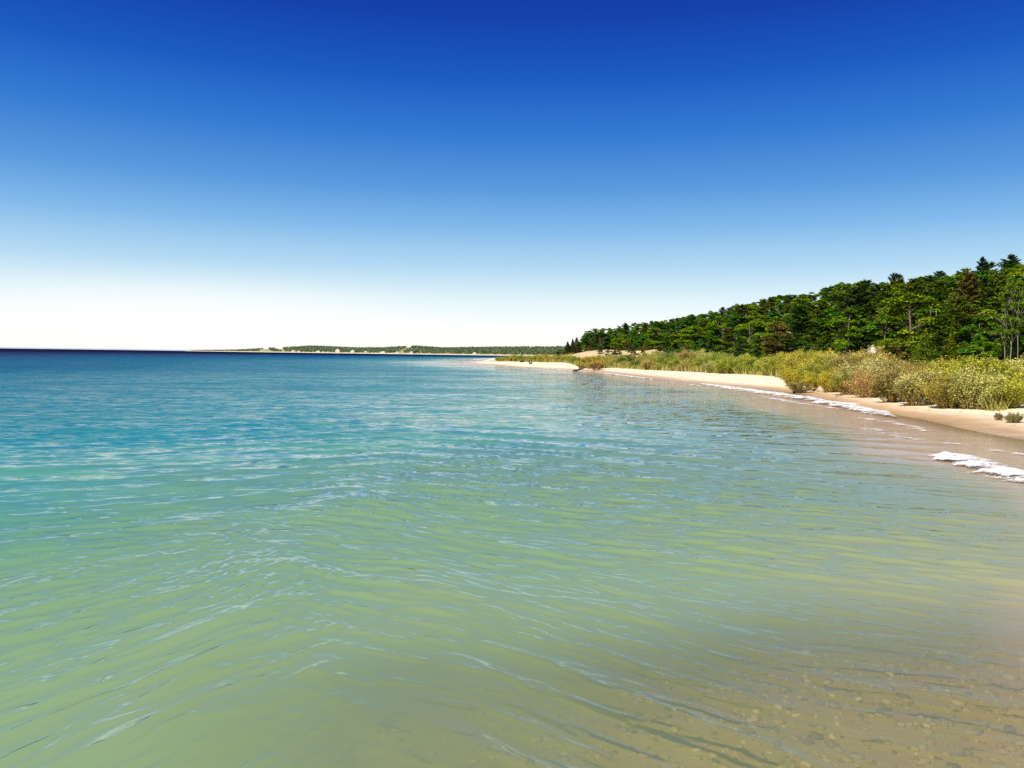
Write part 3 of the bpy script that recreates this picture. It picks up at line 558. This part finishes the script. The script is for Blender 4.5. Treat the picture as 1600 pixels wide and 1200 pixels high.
for ri, (k, rn) in enumerate(((1.03, 'front'), (1.14, 'second'), (1.30, 'middle'), (1.52, 'back'), (1.85, 'rear'))):
    px = 778.+9*ri
    while px < 1700:
        y0 = float(I(px, SFRONT)); kk = k if px > 1225 else 1+(k-1)*.55
        y = y0*kk*r.uniform(.985, 1.03); y = min(y, float(I(px, FRONT))*.93); x = (px-800)/F*y; g_ = gz(x, y)
        lim = H0+(horizon(px)-float(I(px, STOP)))/F*y-g_; hh = r.uniform(1.5, 2.5)*(.72 if ri == 0 else 1)
        if px < 1000: hh *= .8
        if ri >= 2: hh = max(hh, lim*.9)
        hh = float(np.clip(min(hh, lim*r.uniform(.78, 1.1)), .6, 3.2))
        sn = next((z for a, b, z in SZ if a <= px < b), None)
        okd = not (900 < px < 1015 and 195 < y < 260)
        okc = coast(np.array([x]), np.array([y]))[0] > 1.5
        if sn and okd and okc: sp[(rn, sn)].append((px, x, y, hh))
        px += (1.08+.27*ri)*r.uniform(.75, 1.25)*(1.35 if px < 1225 else 1)/y*F
for (rn, sn), lst in sp.items():
    for j, (px, x, y, hh) in enumerate(lst):
        lab = f"{ORD[min(j, 11)]} willow shrub from the left, {rn} row, {sn}" if len(lst) > 1 else f"single willow shrub, {rn} row, {sn}"
        tree('willow_shrub', SHR[r.integers(6)], (TWIG, LEAF), x, y, hh/2.0, shrub_col(px, r), lab, 'willow shrubs behind the beach', cat='shrub', sx=r.uniform(.95, 1.25), names=('stems', 'foliage'))
def shrub_at(px, y, hh, col, label, k=0, sx=1.):
    x = (px-800)/F*y; return tree('willow_shrub', SHR[k], (TWIG, LEAF), x, y, hh/2., col, label, None, cat='shrub', sx=sx, names=('stems', 'foliage'))
shrub_at(1250, 46.5, .75, (.32, .28, .09), 'small yellowish shrub alone at the water side of the eroded bank', 2, 1.6)
shrub_at(1361, 58, 2.55, (.40, .33, .07), 'tall brownish shrub just in front of the pale peaked shed', 1, 1.0)
shrub_at(932, 106, 1.2, (.36, .25, .09), 'small brownish shrub behind the leaning dark log', 2, 1.6)
shrub_at(1586, 24.5, .42, (.22, .2, .06), 'tiny low shrub on open sand near the right edge', 3, .9)
shrub_at(1562, 25.5, .3, (.30, .22, .10), 'tiny brownish twiggy shrub on open sand', 5, .8)
for (px, y, hh, lab) in ((948, 222, 1.5, 'dark round bush on the left slope of the bare dune'), (958, 224, 2.2, 'dark bush on the crest of the bare dune'), (967, 214, 2.2, 'dark bush in the middle of the bare dune face'), (980, 226, 2.4, 'olive bush at the top right of the bare dune'), (986, 220, 2.2, 'brownish bush at the right of the bare dune'), (936, 226, 1.6, 'small bush low on the left end of the bare dune'), (1002, 214, 2.6, 'green bush closing the right end of the bare dune'), (922, 236, 2.4, 'leftmost olive bush where the bare dune meets the wood')):
    x = (px-800)/F*y; tree('dune_bush', BROAD[px % 5], (BARK, LEAF), x, y, hh*1.35/11., (.16, .15, .04), lab, 'bushes on the bare dune', sx=1.25, cat='bush')

# marram grass (stuff): blades over the dune fringe and between shrubs
r = np.random.default_rng(44); n = 60000; px = r.uniform(775, 1660, n); y0 = I(px, SFRONT); y = y0*(1+r.random(n)**1.4*.9)-1.0*r.random(n)**2; y = np.minimum(y, I(px, FRONT)); x = (px-800)/F*y; s = coast(x, y)
dens = sstep(-.15, .25, fbm(x*.35, y*.35)+.12); k = (s > 3.2) & (r.random(n) < dens+.05) & ~((px > 895) & (px < 1012) & (y > 205) & (r.random(n) < .85)); x, y, px = x[k], y[k], px[k]
z = ground(x, y); n = len(x); hgt = r.uniform(.18, .5, n)*np.where(y > 60, 1.5, 1); wd = np.where(y > 60, .05, .02); a = r.uniform(0, 6.28, n); ln = r.normal(0, .15, (n, 2))
V = np.stack([np.c_[x-np.cos(a)*wd, y-np.sin(a)*wd, z-.02], np.c_[x+np.cos(a)*wd, y+np.sin(a)*wd, z-.02], np.c_[x+ln[:, 0]+np.cos(a)*wd*.3, y+ln[:, 1], z+hgt], np.c_[x+ln[:, 0]-np.cos(a)*wd*.3, y+ln[:, 1], z+hgt]], 1).reshape(-1, 3)
go = link('dune_grass', mesh('dune_grass', V, np.arange(4*n).reshape(-1, 4), {'tint': np.repeat(r.random(n), 4)}, False), LEAF, kind='stuff', label='yellow green dune grass growing between the shrubs'); go.color = (.36, .33, .09, 1)

r = np.random.default_rng(55); n = 9000; y = r.uniform(17, 120, n); x = np.interp(y, [p[1] for p in near[:14]], [p[0] for p in near[:14]])+r.uniform(0, 9, n); s = coast(x, y)
k = (np.abs(s-3.1-1.2*fbm(x*.3, y*.3)) < .16) | (np.abs(s-1.9-1.5*fbm(x*.25+5, y*.25)) < .05) | ((s > 2) & (r.random(n) < .06)); x, y = x[k], y[k]; n = len(x); z = ground(x, y); T = MB()
for i in range(n):
    a = r.uniform(0, 6.28); q_ = r.gamma(2, .035)+.02; T.tube([(x[i], y[i], z[i]+.006), (x[i]+math.cos(a)*q_*.5, y[i]+math.sin(a)*q_*.5, z[i]+.014), (x[i]+math.cos(a+.4)*q_, y[i]+math.sin(a+.4)*q_, z[i]+.008)], r.uniform(.004, .011), 4)
link('beach_debris', T.build('beach_debris'), TWIG, kind='stuff', label='thin wrack lines of twigs and bark bits along the sand')
# ------------------------------------------------------------------ driftwood
def log(name, p0, p1, rad, label, mat=DRIFT, limbs=3, seed=0, roots=0, cat='driftwood'):
    r = np.random.default_rng(seed); T = MB(); k = 9; u = np.linspace(0, 1, k)[:, None]; p0 = np.array(p0, float); p1 = np.array(p1, float)
    pts = p0+(p1-p0)*u; pts[:, 2] += r.normal(0, rad*.2, k); pts[:, 0] += r.normal(0, rad*.2, k); T.tube(pts, rad*(1-.45*u[:, 0])*(1+.12*r.normal(size=k)), 9)
    o = bpy.data.objects.new(name, None); C.objects.link(o); o.location = (0, 0, 0); o['label'] = label; o['category'] = cat
    link('log', T.build('log', True), mat, o)
    B_ = MB(); Lg = np.linalg.norm(p1-p0)
    for i in range(limbs):
        j = r.uniform(.35, .95); b = p0+(p1-p0)*j; e_ = b+r.normal(0, .22*Lg, 3)*[1, 1, .3]+[0, 0, .2*Lg]; B_.tube([b, (b+e_)/2+r.normal(0, .03, 3), e_], [rad*.4, rad*.25, rad*.1], 5)
    for i in range(roots):
        e_ = p0+r.normal(0, .16*Lg, 3)+[0, 0, .06*Lg]; B_.tube([p0, (p0+e_)/2+r.normal(0, .03, 3), e_], [rad*.4, rad*.22, rad*.08], 5)
    if limbs+roots: link('branch', B_.build('branch', True), mat, o)
    return o
def G(px, py, z=.2):
    p = onz(px, py, z); 
    for _ in range(4): p = onz(px, py, gz(p[0], p[1]))
    return p
def L2(px, y, ln, rot=0., lift=0., tilt=0.):
    x = (px-800)/F*y; dx, dy = math.cos(rot)*ln/2, math.sin(rot)*ln/2
    return np.array([x-dx, y-dy, gz(x-dx, y-dy)+lift]), np.array([x+dx, y+dy, gz(x+dx, y+dy)+lift+tilt])
a, b = L2(905, 104, 1.9, .5, .12, .35); log('fallen_log', a, b, .15, 'dark fallen log leaning up from the water edge of the spit', limbs=4, seed=1)
a, b = L2(1258, 47, 1.6, .3, .05, .08); log('driftwood_log', a, b, .05, 'dark driftwood log at the foot of the eroded bank', limbs=3, seed=2)
a, b = L2(1318, 41, .9, .2, .05, .04); log('driftwood_branch', a, b, .03, 'short brown driftwood branch on sand below the thicket', TWIG, 3, 3)
a, b = L2(815, 168, .9, .3, .16, .05); log('driftwood_stump', a, b, .2, 'small dark driftwood chunk high on the spit sand', limbs=1, seed=4)
# dark curved driftwood root, open upward like a bowl
c = np.array([28.5/F*142, 142., gz(28.5/F*142, 142.)]); T = MB(); u = np.linspace(-1, 1, 11); T.tube(np.c_[c[0]+u*.33, np.full(11, c[1]), c[2]+.14+.42*u**2+np.where(u < 0, .18*u**4, 0)], .13*(1-.6*np.abs(u))+.02, 8)
o = bpy.data.objects.new('driftwood_root', None); C.objects.link(o); o['label'] = 'dark curved driftwood root with upturned ends on the spit'; o['category'] = 'driftwood'
link('root', T.build('root', True), DRIFT, o); T = MB()
for i in range(5): T.tube([c+[.1*i-.2, 0, .25], c+[.13*i-.28, .05, .45+.05*(i % 2)]], [.03, .01], 5)
link('branch', T.build('branch', True), DRIFT, o)
a, b = L2(1543, 19.0, .32, .9, .02, .03); log('driftwood_stick', a, b, .010, 'pale forked stick lying in the wet wash', BLEACH, 2, 6)
a, b = L2(1587, 23.6, .2, .4, .02, .02); log('driftwood_stick', a, b, .010, 'short pale stick on the smooth near beach', BLEACH, 1, 7)
a, b = L2(1095, 92, 3.0, -.2, .12, .1); log('driftwood_log', a, b, .12, 'bleached driftwood log under the tall pale shrub clump', BLEACH, 4, 8, 4)
a, b = L2(1030, 108, 2.0, .1, .1, .0); log('driftwood_log', a, b, .09, 'dark driftwood log half under shrubs below the dune', DRIFT, 2, 9)
a, b = L2(1067, 103, 1.4, .4, .25, .4); log('driftwood_root', a, b, .2, 'black rootwad in the gap beneath the tall shrubs', DRIFT, 5, 10, 8)
a, b = L2(779, 190, .1, 0, 0, 1.2); log('post', a, b, .13, 'dark upright post at the spit end of the scrub', DRIFT, 0, 12, cat='post')
# eroded bank: pale lumps of sand and exposed roots between the two shrub rows
def rock(px, py, sz, label, seed):
    r = np.random.default_rng(seed); yy_ = 48.5-(px-1251)*.05; xx_ = (px-800)/F*yy_; p = (xx_, yy_, gz(xx_, yy_)); v = iv*(1+.18*r.normal(size=(len(iv), 1)))*[sz, sz*.8, sz*.6]; a = r.uniform(0, 6.28)
    v = np.c_[v[:, 0]*math.cos(a)-v[:, 1]*math.sin(a), v[:, 0]*math.sin(a)+v[:, 1]*math.cos(a), v[:, 2]]
    me = mesh('stone', v, it, {'tint': np.full(len(iv), r.uniform(.8, 1))}); o = link('stone', me, PEB, None, label=label, category='stone', group='pale stones of the eroded bank'); o.location = (p[0], p[1], p[2]+sz*.2)
for i, (px, py, sz) in enumerate(((1251, 606, .28), (1262, 607, .2), (1273, 606, .24), (1284, 605, .3), (1298, 605, .2), (1312, 606, .24), (1352, 604, .26))):
    rock(px, py, sz, ORD[i]+' pale stone from the left in the eroded bank under the shrubs', 100+i)

# ------------------------------------------------------------------ shed in front of the wood, cabin within it, cottages across the bay
def plain(name, c1, c2=None, sc_=3., rough=.8):
    m = M(name); n = m.noise(m.pos(), sc_, 4); return m.fin(m.pbr(m.mix(m.rng(n, .3, .7), c1, c2 or c1), rough, m.bump(n, .2, .02)))
WALLM = plain('pale_painted_wall', (.72, .68, .58), (.62, .56, .46)); ROOFM = plain('pale_roof', (.80, .76, .68), (.7, .64, .55)); DARKM = plain('dark_opening', (.03, .03, .03), (.05, .05, .05)); BROWNR = plain('brown_roof', (.30, .2, .14), (.22, .15, .11))
def house(name, x, y, w_, d_, hw, hr, label, cat, rot=0., wins=2, roofm=None, group=None, floor_h=2.6):
    o = bpy.data.objects.new(name, None); C.objects.link(o); o.location = (x, y, gz(x, y)-.15); o.rotation_euler = (0, 0, rot); o['label'] = label; o['category'] = cat
    if group: o['group'] = group
    T = MB(); hx, hy = w_/2, d_/2
    T.add([(-hx, -hy, 0), (hx, -hy, 0), (hx, -hy, hw), (0, -hy, hw+hr), (-hx, -hy, hw), (-hx, hy, 0), (hx, hy, 0), (hx, hy, hw), (0, hy, hw+hr), (-hx, hy, hw)],
          [(0, 1, 2, 4), (4, 2, 3, 3), (5, 9, 7, 6), (9, 8, 7, 7), (0, 4, 9, 5), (1, 6, 7, 2)]); link('wall', T.build('wall'), WALLM, o)
    T = MB(); ov = .25 if w_ > 2 else .12; tk = .15 if w_ > 2 else .06; rr_ = hr/hx
    for sg in (-1, 1):
        e_ = hx+ov; z0 = hw-ov*rr_+.01; z1 = hw+hr+.01
        T.add([(sg*e_, -hy-ov, z0), (0, -hy-ov, z1), (0, hy+ov, z1), (sg*e_, hy+ov, z0), (sg*e_, -hy-ov, z0+tk), (0, -hy-ov, z1+tk), (0, hy+ov, z1+tk), (sg*e_, hy+ov, z0+tk)],
              [(0, 1, 2, 3), (4, 7, 6, 5), (0, 4, 5, 1), (3, 2, 6, 7), (0, 3, 7, 4)])
    link('roof', T.build('roof'), roofm or ROOFM, o)
    T = MB(); T.box(-.45, .45, -hy-.06, -hy+.02, .1, 2.1); link('door', T.build('door'), DARKM, o)
    for i in range(wins):
        cx = (-hx+(i+.5)*w_/wins) if wins > 1 else hx*.55
        if abs(cx) < .9: continue
        T = MB(); T.box(cx-.45, cx+.45, -hy-.05, -hy+.02, 1.1, 2.2); link('window', T.build('window'), DARKM, o)
    return o
p = aty(1363, 537, 100); g_ = gz(p[0], 100); house('shed', p[0], 100, .95, 1.4, p[2]-g_-.55, .48, 'small pale peaked shed showing above the shrubs', 'shed', -.42, 0)
p = aty(1228, 515, 190); g_ = gz(p[0], 190); house('cabin', p[0], 190, 2.4, 4, max(p[2]-g_-1.2, 1.8), 1.0, 'tiny pale cabin glimpsed through the trees of the hill', 'cabin', -.2, 0)
FC = [(458, 546, 9, 7), (467, 548, 6, 5), (497, 548, 10, 6), (505, 548, 6, 4), (512, 548.5, 5, 4), (527, 545.5, 10, 12), (551, 547.5, 9, 8), (571, 548.5, 7, 6), (598, 549, 12, 5), (620, 548.5, 8, 6), (642, 546.5, 7, 7), (741, 549, 7, 6)]
FL = ['leftmost far cottage below the bare far bluff', 'small far cottage just right of the leftmost one', 'wide pale far cottage on the open far beach', 'small far cottage touching the wide pale one', 'tiny far cottage left of the tall white house', 'tall white far house with a high gable',
      'square white far cottage right of the tall house', 'small lone far cottage in the middle of the far shore', 'long low far house left of the sand chute', 'pale far cottage at the foot of the sand chute', 'far cottage in the trees right of the sand chute', 'rightmost far cottage near the spit end']
FARD = [(290, 3400), (400, 2850), (520, 2350), (680, 2100), (770, 1850), (830, 1650), (900, 1500)]
for (px, py, w_, h_), lb in zip(FC, FL):
    y = float(I(px, FARD))+45; x = (px-800)/F*y; k_ = y/2300
    while coast(np.array([x]), np.array([y]))[0] < 24: y += 8; x = (px-800)/F*y
    house('cottage', x, y, w_*1.25, 8, h_*.62, h_*.42, lb, 'cottage', rng.uniform(-.3, .3), 3, ROOFM if rng.random() < .6 else BROWNR, 'cottages across the bay')

# far wood (stuff): thousands of crowns on the far hills
def farwood(name, n, yr, pxr, label, col, s0, size, seed):
    r = np.random.default_rng(seed); px = r.uniform(*pxr, n); base = I(px, FARD); y = base+r.uniform(yr[0], yr[1], n)*base/2300; x = (px-800)/F*y; s = coast(x, y); z = ground(x, y, s)
    Px = px; py = horizon(px)-(z-H0)/y*F
    chute = (np.abs(px-(626+(551-py)*1.75)) < 4.5) & (px > 622) & (px < 652)
    bare = (px > 405) & (px < 452) & (py > 543.5) & (fbm(px*.12, py*.3) > -.03)
    k = (s > s0) & ~chute & ~bare & (fbm(x*.02, y*.02) > -.16-.2*sstep(380, 480, px)); x, y, z, px = x[k], y[k], z[k], px[k]; n = len(x); m = 14
    hgt = r.uniform(5, 9, n)*(1+.5*fbm(x*.01+7, y*.01))*np.interp(px, [280, 380, 450], [.35, .6, 1]); o = r.normal(size=(n, m, 3)); o /= np.linalg.norm(o, axis=2)[..., None]; o *= r.uniform(.5, 1, (n, m, 1))
    P_ = np.stack([x, y, z+hgt*.6], 1)[:, None]+o*np.stack([hgt*.32, hgt*.32, hgt*.48], 1)[:, None]
    T = MB(); T.leaves(P_.reshape(-1, 3), size, size*.7, .6, r, np.clip(np.repeat(r.normal(.5, .13, n)+.35*fbm(x*.012, y*.012), m)+r.normal(0, .12, n*m), 0, 1))
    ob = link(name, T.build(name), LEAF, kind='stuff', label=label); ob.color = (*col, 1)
farwood('far_wood', 9500, (30, 900), (295, 905), 'green wood with a painted haze tint covering the far hills across the bay', (.15, .20, .10), 30, 1.6, 1)  # distance haze is mixed into the greyed leaf colour
# nearer wooded point beyond the scrub, left of the dune
r = np.random.default_rng(3); n = 260; px = r.uniform(795, 900, n); y = np.interp(px, [795, 900], [760, 480])*r.uniform(.95, 1.25, n); x = (px-800)/F*y; s = coast(x, y); k = s > 8; x, y, px = x[k], y[k], px[k]; z = ground(x, y); n = len(x)
lim = H0+(horizon(px)-np.interp(px, [790, 830, 870, 900], [543.5, 541, 539, 535]))/F*y; hgt = np.minimum(r.uniform(6, 10, n), np.maximum(lim-z, 2)); o = r.normal(size=(n, 60, 3)); o /= np.linalg.norm(o, axis=2)[..., None]; o *= r.uniform(.6, 1, (n, 60, 1))
P_ = np.stack([x, y, z+hgt*.55], 1)[:, None]+o*np.stack([hgt*.36, hgt*.36, hgt*.47], 1)[:, None]
T = MB(); T.leaves(P_.reshape(-1, 3), .6, .45, .6, r, np.clip(np.repeat(r.normal(.5, .22, n), 60)+r.normal(0, .15, n*60), 0, 1))
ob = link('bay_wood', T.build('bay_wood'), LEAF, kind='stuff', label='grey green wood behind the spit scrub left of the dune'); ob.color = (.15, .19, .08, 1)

# headland on the horizon far left, distance haze painted into its colour
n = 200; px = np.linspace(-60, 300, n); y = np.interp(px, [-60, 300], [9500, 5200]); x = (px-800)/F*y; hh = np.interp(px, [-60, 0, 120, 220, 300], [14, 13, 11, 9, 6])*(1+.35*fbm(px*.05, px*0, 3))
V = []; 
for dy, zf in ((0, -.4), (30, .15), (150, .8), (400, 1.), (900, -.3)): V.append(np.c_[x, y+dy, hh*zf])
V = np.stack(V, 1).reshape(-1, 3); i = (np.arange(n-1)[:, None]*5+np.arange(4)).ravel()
link('far_headland', mesh('far_headland', V, np.stack([i, i+5, i+6, i+1], 1)), plain('far_land_haze_tint', (.34, .42, .52), (.42, .48, .56), .002), kind='structure', label='low headland painted pale for haze on the horizon across the lake')
